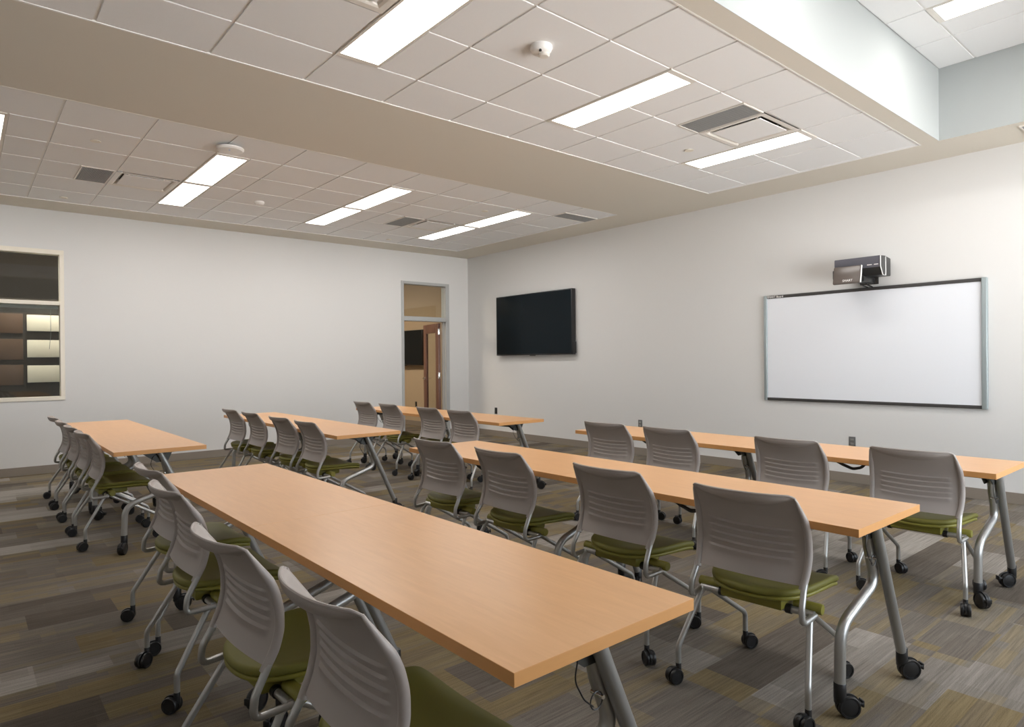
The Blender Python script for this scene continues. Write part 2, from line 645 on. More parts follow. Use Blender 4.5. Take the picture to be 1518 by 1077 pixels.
def tile_field(name, xlines, ylines, z, holes):
    """lay-in tiles between grid lines, cut round the fixtures (x0,x1,y0,y1) set into the grid"""
    bm = bmesh.new()
    for xa, xb in zip(xlines[:-1], xlines[1:]):
        for ya, yb in zip(ylines[:-1], ylines[1:]):
            segs = [(xa, xb)]
            ysegs = (ya, yb)
            skip = False
            for hx0, hx1, hy0, hy1 in holes:
                if hy0 < yb - 0.02 and hy1 > ya + 0.02 and hx0 < xb - 0.02 and hx1 > xa + 0.02:
                    if hy0 > ya + 0.02 or hy1 < yb - 0.02:      # cuts the tile across y
                        ysegs = (ya, hy0) if hy0 > ya + 0.02 else (hy1, yb)
                        continue
                    ns = []
                    for a, b in segs:
                        if hx0 > a + 0.02:
                            ns.append((a, min(b, hx0)))
                        if hx1 < b - 0.02:
                            ns.append((max(a, hx1), b))
                    segs = ns
            for a, b in segs:
                if b - a < 0.03 or ysegs[1] - ysegs[0] < 0.03:
                    continue
                x0, x1, q0, q1 = a + GAP, b - GAP, ysegs[0] + GAP, ysegs[1] - GAP
                w = 0.004
                lo = [bm.verts.new((x0 + w, q0 + w, z)), bm.verts.new((x1 - w, q0 + w, z)), bm.verts.new((x1 - w, q1 - w, z)), bm.verts.new((x0 + w, q1 - w, z))]
                hi = [bm.verts.new((x0, q0, z + 0.018)), bm.verts.new((x1, q0, z + 0.018)), bm.verts.new((x1, q1, z + 0.018)), bm.verts.new((x0, q1, z + 0.018))]
                bm.faces.new(lo)
                bm.faces.new(hi[::-1])
                for k in range(4):
                    bm.faces.new((lo[k], lo[(k + 1) % 4], hi[(k + 1) % 4], hi[k]))
    o = struct(name, bm, M['tile'])
    # the metal grid: tee bars just above the tile faces
    bm = bmesh.new()
    w = 0.012
    for x in xlines:
        box(bm, x - w, x + w, ylines[0], ylines[-1], z + DROP, z + DROP + 0.03)
    for y in ylines:
        box(bm, xlines[0], xlines[-1], y - w, y + w, z + DROP + 0.0003, z + DROP + 0.03)
    for hx0, hx1, hy0, hy1 in holes:
        for x in (hx0, hx1):
            if min(abs(x - q) for q in xlines) > 0.02:
                box(bm, x - w, x + w, hy0, hy1, z + DROP, z + DROP + 0.03)
        for y in (hy0, hy1):
            if min(abs(y - q) for q in ylines) > 0.02:
                box(bm, hx0, hx1, y - w, y + w, z + DROP, z + DROP + 0.03)
    struct(name, bm, M['tbar'])
    return o


xl_r = [LEFT_X] + [0.601 + T * k for k in range(-5, 11)] + [FX1]
xl_l = [LEFT_X] + [0.611 + T * k for k in range(-5, 11)] + [FX1]
yl_r = [RY0, 2.631, 3.240, 3.850, RY1]
yl_l = [LY0] + [6.345 + T * k for k in range(6)]
xl_c = [LEFT_X] + [6.105 - T * k for k in range(13, -1, -1)] + [CX]
yl_c = [REAR_Y] + [1.70 - T * k for k in range(5, -1, -1)] + [CY]

LAMPS_R = [(1.820, 2.631), (3.650, 2.631), (5.478, 2.631)]
LAMPS_L = [(0.001, 6.345), (0.001, 7.564), (1.830, 6.345), (1.830, 7.564), (3.659, 6.345), (3.659, 7.564), (5.488, 6.345), (5.488, 7.564)]
LAMPS_C = [(5.495, 0.481), (3.667, 0.481), (5.495, -1.348), (3.667, -1.348)]
LW, LL = 0.3048, 1.2192
RET_R = (4.563, 4.868, 2.631, 3.240)
RET_L1 = (0.925, 1.221, 7.564, 8.174)
RET_L3 = (4.563, 4.878, 7.564, 8.174)
RET_C = (6.097, FX1, 6.075, 6.345)
DIF = [(4.868, 2.631), (1.211, 2.631), (1.221, 7.564), (4.878, 7.564)]
holes_r = [(x, x + LW, y, y + LL) for x, y in LAMPS_R] + [RET_R] + [(x, x + T, y, y + T) for x, y in DIF[:2]]
holes_l = [(x, x + LW, y, y + LL) for x, y in LAMPS_L] + [RET_L1, RET_L3, RET_C] + [(x, x + T, y, y + T) for x, y in DIF[2:]]
holes_c = [(x, x + LW, y, y + LL) for x, y in LAMPS_C]
tile_field('ceiling', xl_r, yl_r, H + 0.004, holes_r)
tile_field('ceiling', xl_l, yl_l, H + 0.004, holes_l)
tile_field('ceiling', xl_c, yl_c, HC, holes_c)

# white edge angles round the tile fields
n_trim = 3
for x0, x1, ya, yb, z in ((LEFT_X, FX1, RY0, RY1, H), (LEFT_X, FX1, LY0, LY1, H)):
    bm = bmesh.new()
    w = 0.014
    box(bm, x0, x1, ya, ya + w, z - 0.001, z + 0.02)
    box(bm, x0, x1, yb - w, yb, z - 0.001, z + 0.02)
    box(bm, x1 - w, x1, ya + w, yb - w, z - 0.001, z + 0.02)
    struct('trim_%d' % n_trim, bm, M['tbar'])
    n_trim += 1

# ------------------------------------------------------------------ ceiling fixtures
def troffer(loc, label, group):
    t = thing('ceiling_light', label, 'light', loc, 0, group)
    bm = bmesh.new()
    w = 0.02
    e = 0.045
    box(bm, 0.004, LW - 0.004, 0.002, e, 0.0, 0.03)
    box(bm, 0.004, LW - 0.004, LL - e, LL - 0.002, 0.0, 0.03)
    box(bm, 0.004, w, e, LL - e, 0.0, 0.03)
    box(bm, LW - w, LW - 0.004, e, LL - e, 0.0, 0.03)
    obj('frame', bm, M['fixture'], t, smooth=False)
    bm = bmesh.new()
    box(bm, w, LW - w, e, LL - e, 0.008, 0.018)
    obj('diffuser', bm, M['lamp'], t, smooth=False)
    ld = bpy.data.lights.new('tube', 'AREA')
    ld.shape = 'RECTANGLE'
    ld.size, ld.size_y = LW - 2 * w, LL - 2 * e
    ld.energy = TUBE_WATTS
    ld.color = LAMP_COLOR[:3]
    lo = bpy.data.objects.new('tube', ld)
    COL.objects.link(lo)
    lo.parent = t
    lo.location = (LW / 2, LL / 2, 0.006)
    return t


zf = H - 0.002
LBL_L = ['lit ceiling panel at the far left beyond the beam, half nearer the beam',
         'lit ceiling panel at the far left beyond the beam, half nearer the window wall',
         'lit ceiling panel behind the beam beside the white ceiling access point, near half',
         'lit ceiling panel farther from the access point, second half of its bright strip',
         'lit ceiling panel in the middle strip behind the beam, half nearer the beam',
         'lit ceiling panel in the middle strip behind the beam, half nearer the door wall',
         'lit ceiling panel of the strip closest to the television wall, half nearer the beam',
         'lit ceiling panel of the strip closest to the television wall, half nearer the door']
for (x, y), lb in zip(LAMPS_L, LBL_L):
    troffer((x, y, zf), lb, 'ceiling light panels behind the beam')
LBL_R = ['largest lit ceiling panel at the top edge, before the beam',
         'lit ceiling panel in front of the beam, right of the smoke detector',
         'lit ceiling panel beside the square air diffuser toward the whiteboard wall']
for (x, y), lb in zip(LAMPS_R, LBL_R):
    troffer((x, y, zf), lb, 'ceiling light panels before the beam')
LBL_C = ['lit panel in the raised ceiling at the top right corner',
         'lit panel in the raised ceiling, second from the whiteboard wall',
         'lit panel in the raised ceiling by the window wall, first from the whiteboard wall',
         'lit panel in the raised ceiling by the window wall, second from the whiteboard wall']
for (x, y), lb in zip(LAMPS_C, LBL_C):
    troffer((x, y, HC - 0.006), lb, 'light panels in the raised ceiling')


def grille(rect, z, label):
    x0, x1, y0, y1 = rect
    t = thing('return_grille', label, 'vent', (x0, y0, z), 0, 'ceiling return grilles')
    w, l = x1 - x0, y1 - y0
    bm = bmesh.new()
    box(bm, 0.004, w - 0.004, 0.004, 0.016, 0, 0.02)
    box(bm, 0.004, w - 0.004, l - 0.016, l - 0.004, 0, 0.02)
    box(bm, 0.004, 0.016, 0.016, l - 0.016, 0, 0.02)
    box(bm, w - 0.016, w - 0.004, 0.016, l - 0.016, 0, 0.02)
    obj('frame', bm, M['fixture'], t, smooth=False)
    bm = bmesh.new()
    n = int((w - 0.03) / 0.0127)
    for k in range(n):
        x = 0.016 + (k + 0.5) * (w - 0.032) / n
        box(bm, x - 0.0032, x + 0.0032, 0.016, l - 0.016, 0.003, 0.014)
    n = int((l - 0.03) / 0.0254)
    for k in range(n):
        y = 0.016 + (k + 0.5) * (l - 0.032) / n
        box(bm, 0.016, w - 0.016, y - 0.003, y + 0.003, 0.004, 0.013)
    obj('core', bm, M['grille'], t, smooth=False)
    bm = bmesh.new()
    box(bm, 0.014, w - 0.014, 0.014, l - 0.014, 0.016, 0.02)
    obj('duct_plate', bm, M['grille'], t, smooth=False)


grille(RET_R, zf, 'gray egg-crate return grille beside the square diffuser before the beam')
grille(RET_L1, zf, 'gray return grille at left behind the beam, near the window')
grille(RET_L3, zf, 'gray return grille behind the beam, toward the door')
grille(RET_C, zf, 'small gray return grille in the tile corner nearest the television wall')
bm = bmesh.new()
grille((6.82, 7.08, 0.85, 1.425), H - 0.012, 'gray return grille in the painted soffit above the whiteboard')


def diffuser(loc, label):
    t = thing('air_diffuser', label, 'vent', loc, 0, 'square supply air diffusers')
    # stamped frame that funnels up to a dark throat
    bm = bmesh.new()
    rr = []
    for off, z in ((0.006, 0.0), (0.045, 0.0), (0.06, 0.006), (0.085, 0.045), (0.10, 0.05)):
        rr.append([bm.verts.new(p) for p in ((off, off, z), (T - off, off, z), (T - off, T - off, z), (off, T - off, z))])
    for a, b in zip(rr[:-1], rr[1:]):
        for k in range(4):
            bm.faces.new((a[k], a[(k + 1) % 4], b[(k + 1) % 4], b[k]))
    obj('frame', bm, M['fixture'], t, smooth=False)
    bm = bmesh.new()
    box(bm, 0.095, T - 0.095, 0.095, T - 0.095, 0.05, 0.06)
    obj('throat', bm, M['duct'], t, smooth=False)
    bm = bmesh.new()
    box(bm, 0.085, T - 0.085, 0.085, T - 0.085, 0.0, 0.008, 0.004)
    for sx in (0.14, T - 0.14):
        for sy in (0.14, T - 0.14):
            box(bm, sx - 0.008, sx + 0.008, sy - 0.008, sy + 0.008, 0.008, 0.052)
    obj('plaque', bm, M['tile'], t, smooth=False)


for (x, y), lb in zip(DIF, ['square air diffuser with floating plaque beside the lit panel before the beam',
                            'square air diffuser cut off by the top edge of the view',
                            'square air diffuser behind the beam at left, beside the gray grille',
                            'square air diffuser behind the beam, nearest the door']):
    diffuser((x, y, H - 0.001), lb)


def disc_thing(name, label, cat, loc, prof, m, group=None, extra=None):
    t = thing(name, label, cat, loc, 0, group)
    bm = bmesh.new()
    lathe(bm, prof, seg=32)
    obj('body', bm, m, t)
    if extra:
        extra(t)
    return t


def ap_extra(t):
    bm = bmesh.new()
    lathe(bm, [(0.0, -0.0535), (0.008, -0.0535), (0.010, -0.050)], seg=12, at=(-0.02, -0.05, 0))
    obj('status_light', bm, mat('blue_indicator', (0.2, 0.45, 0.9), 0.3), t)
    bm = bmesh.new()
    lathe(bm, [(0.0, 0.0), (0.055, 0.0), (0.055, -0.02), (0.0, -0.02)], seg=24)
    obj('mount_plate', bm, M['darksteel'], t)


disc_thing('access_point', 'round white wireless access point hanging behind the beam', 'access point', (1.862, 6.06, H),
           [(0.0, -0.012), (0.09, -0.012), (0.115, -0.02), (0.118, -0.032), (0.105, -0.046), (0.06, -0.053), (0.0, -0.054)], M['whiteplastic'], None, ap_extra)


def sd_extra(t):
    bm = bmesh.new()
    lathe(bm, [(0.034, -0.042), (0.036, -0.058), (0.028, -0.066), (0.0, -0.068)], seg=24, at=(0.012, -0.012, 0))
    obj('lens', bm, M['fixture'], t)
    bm = bmesh.new()
    lathe(bm, [(0.009, -0.034), (0.009, -0.05), (0.0, -0.052)], seg=12, at=(-0.035, -0.03, 0))
    obj('sensor_eye', bm, M['black'], t)


disc_thing('occupancy_sensor', 'round white ceiling sensor before the beam, between two lit panels', 'sensor', (2.765, 2.955, H + 0.004),
           [(0.0, 0.0), (0.068, 0.0), (0.070, -0.014), (0.060, -0.036), (0.045, -0.046), (0.0, -0.048)], M['whiteplastic'], None, sd_extra)
disc_thing('smoke_detector', 'small round white detector behind the beam, left of the middle lit strip', 'detector', (2.775, 7.95, H + 0.004),
           [(0.0, 0.0), (0.056, 0.0), (0.058, -0.02), (0.045, -0.038), (0.02, -0.042), (0.0, -0.042)], M['whiteplastic'])
for (x, y), lb in zip(((0.92, 6.65), (0.94, 9.13), (5.21, 6.66), (5.21, 9.14), (5.19, 3.55)),
                      ('round cream sprinkler cover at left behind the beam, nearer the beam',
                       'round cream sprinkler cover at left, above the window wall',
                       'round cream sprinkler cover behind the beam beside the strip nearest the television',
                       'round cream sprinkler cover above the door end of the far ceiling',
                       'round cream sprinkler cover before the beam, left of the lit panel')):
    disc_thing('sprinkler_cover', lb, 'sprinkler', (x, y, H + 0.004),
               [(0.0, 0.0), (0.028, 0.0), (0.028, -0.004), (0.041, -0.004), (0.041, -0.008), (0.0, -0.009)], M['winframe'], 'ceiling sprinkler covers')

# ------------------------------------------------------------------ back wall: interior window, doorway
bm = bmesh.new()
fwid = 0.047
x0, x1, z0, z1 = WIN
ya, yb = WY - 0.012, WY + TH
box(bm, x0, x1, ya, yb, z0, z0 + fwid, 0.003)
box(bm, x0, x1, ya, yb, z1 - fwid - 0.01, z1, 0.003)
box(bm, x1 - fwid, x1, ya, yb, z0 + fwid, z1 - fwid - 0.01, 0.003)
box(bm, x0, x0 + fwid, ya, yb, z0 + fwid, z1 - fwid - 0.01, 0.003)
box(bm, x0 + fwid, x1 - fwid, ya + 0.004, yb, 2.100, 2.148, 0.003)
wo = struct('window_1', bm, M['winframe'])
bm = bmesh.new()
box(bm, x0 + fwid, x1 - fwid, WY + 0.05, WY + 0.056, z0 + fwid, 2.100)
struct('pane', bm, M['glass'], parent=wo)
bm = bmesh.new()
box(bm, x0 + fwid, x1 - fwid, WY + 0.05, WY + 0.056, 2.148, z1 - fwid - 0.01)
struct('pane', bm, M['glass'], parent=wo)

# dark room behind the window
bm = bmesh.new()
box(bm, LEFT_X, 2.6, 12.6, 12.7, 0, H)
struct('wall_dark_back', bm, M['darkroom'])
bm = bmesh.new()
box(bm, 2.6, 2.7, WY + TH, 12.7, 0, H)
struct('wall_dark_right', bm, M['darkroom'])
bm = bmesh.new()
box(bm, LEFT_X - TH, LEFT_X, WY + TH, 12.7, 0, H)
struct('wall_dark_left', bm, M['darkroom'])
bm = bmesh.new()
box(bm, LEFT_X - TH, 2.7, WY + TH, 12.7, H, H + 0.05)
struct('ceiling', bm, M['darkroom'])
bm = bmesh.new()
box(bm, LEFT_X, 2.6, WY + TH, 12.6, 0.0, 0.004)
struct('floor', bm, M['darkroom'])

# raised blind gathered behind the glass
t = thing('window_blind', 'gray blind drawn up to the rail behind the dark window', 'blind', (0, WY + 0.085, 0))
bm = bmesh.new()
box(bm, WIN[0] + 0.06, WIN[1] - 0.055, -0.012, 0.020, 2.055, 2.098, 0.003)
obj('headrail', bm, M['blind'], t)
bm = bmesh.new()
for k in range(7):
    z = 2.045 - k * 0.007
    box(bm, WIN[0] + 0.07, WIN[1] - 0.06, -0.012, 0.016, z - 0.0015, z + 0.0015)
obj('slats', bm, M['darksteel'], t, smooth=False)
bm = bmesh.new()
tube(bm, [(0.885, -0.01, 2.06), (0.886, -0.010, 1.75), (0.87, -0.010, 1.55)], 0.003, 6)
obj('wand', bm, M['blind'], t)

# pale panels on a dark cabinet inside
pz = [(1.810, 2.030), (1.455, 1.690), (1.115, 1.345)]
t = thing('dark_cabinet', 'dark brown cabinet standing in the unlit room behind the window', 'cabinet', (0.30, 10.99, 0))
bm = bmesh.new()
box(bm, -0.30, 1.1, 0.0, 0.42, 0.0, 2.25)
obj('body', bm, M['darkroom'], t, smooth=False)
for k, (za, zb) in enumerate(pz):
    bm = bmesh.new()
    box(bm, 0.02, 0.36, -0.03, -0.001, za - 0.03, zb + 0.01, 0.003)
    obj('door', bm, M['darkwood'], t)
for k, (za, zb) in enumerate(pz):
    t = thing('cream_panel', 'pale cream panel behind the dark window, %s of the three' % ('topmost', 'middle', 'lowest')[k], 'panel', (0.70, 10.93, za), 0, 'cream panels behind the window')
    bm = bmesh.new()
    box(bm, 0, 0.62, -0.012, 0.012, 0, zb - za, 0.004)
    obj('panel', bm, M['cream'], t)
    bm = bmesh.new()
    box(bm, 0.02, 0.60, 0.012, 0.055, 0.03, 0.06)
    obj('bracket', bm, M['darksteel'], t, smooth=False)

# doorway with transom
bm = bmesh.new()
x0, x1, z0, z1 = DOR
ya, yb = WY - 0.014, WY + TH + 0.014
fl, fr_ = 0.050, 0.078
box(bm, x0, x0 + fl, ya, yb, 0, z1, 0.004)
box(bm, x1 - fr_, x1, ya, yb, 0, z1, 0.004)
box(bm, x0 + fl, x1 - fr_, ya, yb, z1 - 0.05, z1, 0.004)
box(bm, x0 + fl, x1 - fr_, ya, yb, 2.075, 2.155, 0.004)
box(bm, x1 - fr_ - 0.014, x1 - fr_, WY + 0.05, WY + 0.085, 0, 2.075)
struct('door_1', bm, M['frame'])
do = bpy.data.objects['door_1']
bm = bmesh.new()
box(bm, x0 + fl, x1 - fr_, WY + 0.05, WY + 0.056, 2.155, z1 - 0.05)
struct('transom_pane', bm, M['glass'], parent=do)

hx, hy, ang = 6.835, WY + TH + 0.03, math.radians(14)
t = thing('door_leaf', 'open reddish wood door with a tall glass lite in the corner doorway', 'door', (hx, hy, 0), -ang)
LEN, DT = 0.86, 0.044
bm = bmesh.new()        # local: leaf runs along +y, visible face at -x
st_ = 0.16
box(bm, -DT, 0, 0, st_, 0.012, 2.062, 0.003)
box(bm, -DT, 0, LEN - st_, LEN, 0.012, 2.062, 0.003)
box(bm, -DT, 0, st_, LEN - st_, 2.062 - 0.17, 2.062, 0.003)
box(bm, -DT, 0, st_, LEN - st_, 0.012, 0.26, 0.003)
obj('leaf_frame', bm, M['doorwood'], t)
bm = bmesh.new()
box(bm, -DT / 2 - 0.003, -DT / 2 + 0.003, st_, LEN - st_, 0.26, 2.062 - 0.17)
obj('glass_lite', bm, M['glass'], t, smooth=False)
for z in (0.26, 1.09, 1.90):
    bm = bmesh.new()
    box(bm, -DT + 0.002, -0.004, -0.003, 0.0, z - 0.057, z + 0.057, 0.001)
    tube(bm, [(-DT - 0.004, -0.006, z - 0.057), (-DT - 0.004, -0.006, z + 0.057)], 0.007, 10)
    obj('hinge', bm, M['chrome'], t)
bm = bmesh.new()
lathe(bm, [(0.0, 0.0), (0.03, 0.0), (0.03, -0.008), (0.012, -0.012), (0.011, -0.05), (0.0, -0.05)], axis='x', at=(-DT, LEN - 0.07, 1.02), seg=20)
tube(bm, fillet([(-DT - 0.045, LEN - 0.07, 1.02), (-DT - 0.052, LEN - 0.10, 1.02), (-DT - 0.05, LEN - 0.19, 1.018)], 0.02), 0.010, 10)
obj('lever_handle', bm, M['chrome'], t)

# office beyond the doorway
bm = bmesh.new()
box(bm, WX, WX + TH, WY + TH, 14.2, 0, H)
struct('wall_office_right', bm, M['beige'])
bm = bmesh.new()
box(bm, 2.7, WX + TH, 14.2, 14.3, 0, H)
struct('wall_office_back', bm, M['beige'])
bm = bmesh.new()
box(bm, 2.7, WX + TH, WY + TH, 14.3, H, H + 0.05)
struct('ceiling', bm, M['tile'])
bm = bmesh.new()
box(bm, 2.6, 2.7, 12.7, 14.3, 0, H)
struct('wall_office_left', bm, M['beige'])
bm = bmesh.new()
box(bm, WX - 0.012, WX, WY + TH + 0.01, 14.2, 0, 0.103, 0.002)
struct('baseboard_office', bm, M['base'])


# ------------------------------------------------------------------ televisions (screen faces -x)
def television(loc, w, h, d, label, dev=True):
    t = thing('television', label, 'television', loc)
    bm = bmesh.new()
    box(bm, -d, -0.012, -w / 2, w / 2, 0, h, 0.006)
    obj('case', bm, M['tvcase'], t)
    bm = bmesh.new()
    box(bm, -d - 0.0015, -d + 0.001, -w / 2 + 0.014, w / 2 - 0.014, 0.022, h - 0.014)
    obj('screen', bm, M['screen'], t, smooth=False)
    bm = bmesh.new()
    box(bm, -d + 0.004, -d + 0.03, -0.06, 0.06, -0.012, 0.002, 0.003)
    obj('sensor_bump', bm, M['tvcase'], t)
    if dev:
        bm = bmesh.new()
        box(bm, -d + 0.012, -0.02, -w / 2 - 0.022, -w / 2 + 0.002, 0.02, 0.20, 0.004)
        obj('side_module', bm, M['black'], t)
    bm = bmesh.new()
    box(bm, -0.014, 0.0, -0.3, 0.3, 0.25, h - 0.25)
    obj('wall_bracket', bm, M['darksteel'], t, smooth=False)


television((WX - 0.001, 8.06, 1.443), 1.87, 1.030, 0.095, 'large dark flat television on the white wall left of the whiteboard')
television((WX - 0.001, 12.1, 1.275), 1.42, 0.735, 0.12, 'dark television on the beige office wall seen through the doorway', False)


def outlet(loc, rz, label, m):
    t = thing('wall_outlet', label, 'outlet', loc, rz, 'wall outlets')
    bm = bmesh.new()
    box(bm, -0.006, 0, -0.035, 0.035, -0.057, 0.057, 0.002)
    obj('plate', bm, m, t)
    for s in (-1, 1):
        bm = bmesh.new()
        box(bm, -0.009, -0.005, -0.017, 0.017, s * 0.021 - 0.014, s * 0.021 + 0.014, 0.002)
        obj('socket', bm, M['outletblack'] if m is M['outletblack'] else M['tubegray'], t)


outlet((WX, 9.14, 0.455), 0, 'black wall outlet low on the right wall, between room corner and television', M['outletblack'])
outlet((WX, 5.881, 0.440), 0, 'gray wall outlet between television and whiteboard, above the front table row', M['outlet'])
outlet((WX, 3.003, 0.440), 0, 'gray wall outlet directly below the whiteboard', M['outlet'])
outlet((WX, 11.83, 0.45), 0, 'black wall outlet on the beige office wall through the doorway', M['outletblack'])


# ------------------------------------------------------------------ whiteboard and projector
TO_WALL = Matrix(((0, 0, -1, 0), (-1, 0, 0, 0), (0, 1, 0, 0), (0, 0, 0, 1)))    # text plane -> facing -x


def lettering(name, text, size, loc, parent, m, extrude=0.0008, tilt=None):
    cu = bpy.data.curves.new(name, 'FONT')
    cu.body = text
    cu.size = size
    cu.extrude = extrude
    tmp = bpy.data.objects.new(name + '_tmp', cu)
    COL.objects.link(tmp)
    dg = bpy.context.evaluated_depsgraph_get()
    dg.update()
    me = bpy.data.meshes.new_from_object(tmp.evaluated_get(dg))
    bpy.data.objects.remove(tmp)
    me.materials.clear()
    me.materials.append(m)
    o = bpy.data.objects.new(name, me)
    COL.objects.link(o)
    o.parent = parent
    o.matrix_local = Matrix.Translation(loc) @ (tilt if tilt else Matrix.Identity(4)) @ TO_WALL
    return o


BY0, BY1, BZ0, BZ1 = 1.773, 3.990, 0.857, 2.092
t = thing('whiteboard', 'wide interactive whiteboard with charcoal bars on the right wall', 'whiteboard', (WX - 0.001, (BY0 + BY1) / 2, BZ0))
bw, bh = BY1 - BY0, BZ1 - BZ0
bm = bmesh.new()
box(bm, -0.022, 0, -bw / 2 + 0.02, bw / 2 - 0.02, 0.02, bh - 0.02)
obj('board_face', bm, M['whiteboard'], t, smooth=False)
bm = bmesh.new()
box(bm, -0.034, 0, -bw / 2 + 0.045, bw / 2 - 0.035, bh - 0.034, bh, 0.003)
obj('top_bar', bm, M['bar'], t)
bm = bmesh.new()
box(bm, -0.034, 0, -bw / 2 + 0.045, bw / 2 - 0.035, 0, 0.032, 0.003)
obj('bottom_bar', bm, M['bar'], t)
for a, b in ((-bw / 2, -bw / 2 + 0.047), (bw / 2 - 0.038, bw / 2)):
    bm = bmesh.new()
    box(bm, -0.042, 0, a, b, -0.002, bh + 0.002, 0.008, 3)
    obj('side_cap', bm, M['capgray'], t)
lettering('lettering', 'SMART Board', 0.034, (-0.0345, bw / 2 - 0.042, bh - 0.029), t, M['letter'])

t = thing('projector', 'dark short throw projector mounted above the whiteboard', 'projector', (WX, 2.815, 2.10))
# main housing: prism along y, lower front edge cut back
ya, yb = -0.225, 0.225
prof = [(-0.325, 0.275), (-0.325, 0.165), (-0.27, 0.085), (-0.06, 0.085), (-0.06, 0.265), (-0.20, 0.283)]
bm = bmesh.new()
A = [bm.verts.new((x, ya, z)) for x, z in prof]
B = [bm.verts.new((x, yb, z)) for x, z in prof]
bm.faces.new(A)
bm.faces.new(B[::-1])
for k in range(len(prof)):
    bm.faces.new((A[k], A[(k + 1) % len(prof)], B[(k + 1) % len(prof)], B[k]))
bmesh.ops.bevel(bm, geom=bm.edges[:], offset=0.004, segments=2, affect='EDGES')
for f in bm.faces:
    c = f.calc_center_median()
    f.material_index = 0 if (c.x < -0.318 and c.z > 0.16) else 1
obj('housing', bm, M['proj'], t, mats=[M['proj'], M['projdark']])
bm = bmesh.new()
tube(bm, [(-0.329, ya - 0.003, 0.270), (-0.329, ya - 0.003, 0.165), (-0.272, ya - 0.003, 0.083), (-0.20, ya - 0.003, 0.083), (-0.20, ya - 0.003, 0.272)], 0.005, 8)
obj('edge_trim', bm, M['projedge'], t)
bm = bmesh.new()
for q0, q1 in ((-0.205, -0.165), (-0.145, -0.100)):
    box(bm, -0.3262, -0.3250, q0, q1, 0.186, 0.193)
obj('indicator_marks', bm, M['letter'], t, smooth=False)
# mirror hood in front, lower, tilted
tl = Matrix.Translation((-0.455, 0.085, 0.002)) @ Matrix.Rotation(math.radians(11), 4, 'Y')
bm = bmesh.new()
box(bm, -0.018, 0.012, -0.172, 0.098, 0.0, 0.185, 0.012, 3)
ho = obj('mirror_hood', bm, M['projface'], t)
ho.matrix_local = tl
bm = bmesh.new()
box(bm, -0.021, 0.004, -0.178, -0.172, 0.004, 0.182, 0.002)
ee = obj('edge_trim', bm, M['projedge'], ho)
lettering('lettering', 'SMART', 0.032, (-0.0188, 0.0, 0.020), ho, M['letter'])
bm = bmesh.new()
box(bm, -0.43, -0.30, -0.03, 0.20, 0.06, 0.155, 0.01)
obj('light_box', bm, M['projdark'], t)
bm = bmesh.new()
box(bm, -0.30, 0.0, -0.06, 0.06, 0.03, 0.09, 0.01)
box(bm, -0.02, 0.0, -0.09, 0.09, 0.02, 0.20, 0.004)
obj('wall_arm', bm, M['projdark'], t)
for dy, dx in ((0.015, -0.10), (-0.03, -0.07)):
    bm = bmesh.new()
    tube(bm, fillet([(dx - 0.06, dy + 0.03, 0.05), (dx - 0.03, dy + 0.02, 0.015), (dx + 0.062, dy, -0.004), (-0.014, dy, -0.0055)], 0.02), 0.0055, 8)
    obj('cable', bm, M['black'], t)

# ------------------------------------------------------------------ casters
def caster_mesh(R, wid, gap, off, stem_top, stem_r, brake):
    """twin-wheel caster; pivot (stem) on the origin axis, wheels trail to -x"""
    bm = bmesh.new()
    for s in (-1, 1):
        a, b = s * gap / 2, s * (gap / 2 + wid)
        e = 0.004
        sg = 1 if b > a else -1
        lathe(bm, [(0, a), (R * 0.93, a), (R, a + sg * e), (R, b - sg * e), (R * 0.93, b), (R * 0.74, b), (R * 0.72, b - sg * 0.003), (0.0, b - sg * 0.003)], axis='y', at=(-off, 0, R), seg=24)
    # hood between the wheels
    lathe(bm, [(0, -gap / 2 + 0.0005), (R * 1.04, -gap / 2 + 0.0005), (R * 1.04, gap / 2 - 0.0005), (0, gap / 2 - 0.0005)], axis='y', at=(-off, 0, R + 0.003), seg=20)
    lathe(bm, [(0, R * 1.2), (stem_r * 1.25, R * 1.2), (stem_r * 1.25, stem_top - 0.006), (stem_r, stem_top), (0, stem_top)], seg=16)
    box(bm, -off, stem_r * 1.1, -gap / 2, gap / 2, R * 1.1, R * 1.75, 0.003)
    if brake:
        box(bm, -off - R * 1.42, -off - R * 0.5, -gap / 2 - wid * 0.7, gap / 2 + wid * 0.7, R * 1.05, R * 1.30, 0.004,
            mtx=Matrix.Translation((-off, 0, R)) @ Matrix.Rotation(math.radians(-18), 4, 'Y') @ Matrix.Translation((off, 0, -R)))
        box(bm, -off - R * 1.45, -off - R * 1.15, -gap / 2 - wid * 0.9, gap / 2 + wid * 0.9, R * 0.75, R * 1.32, 0.004)
    return bm


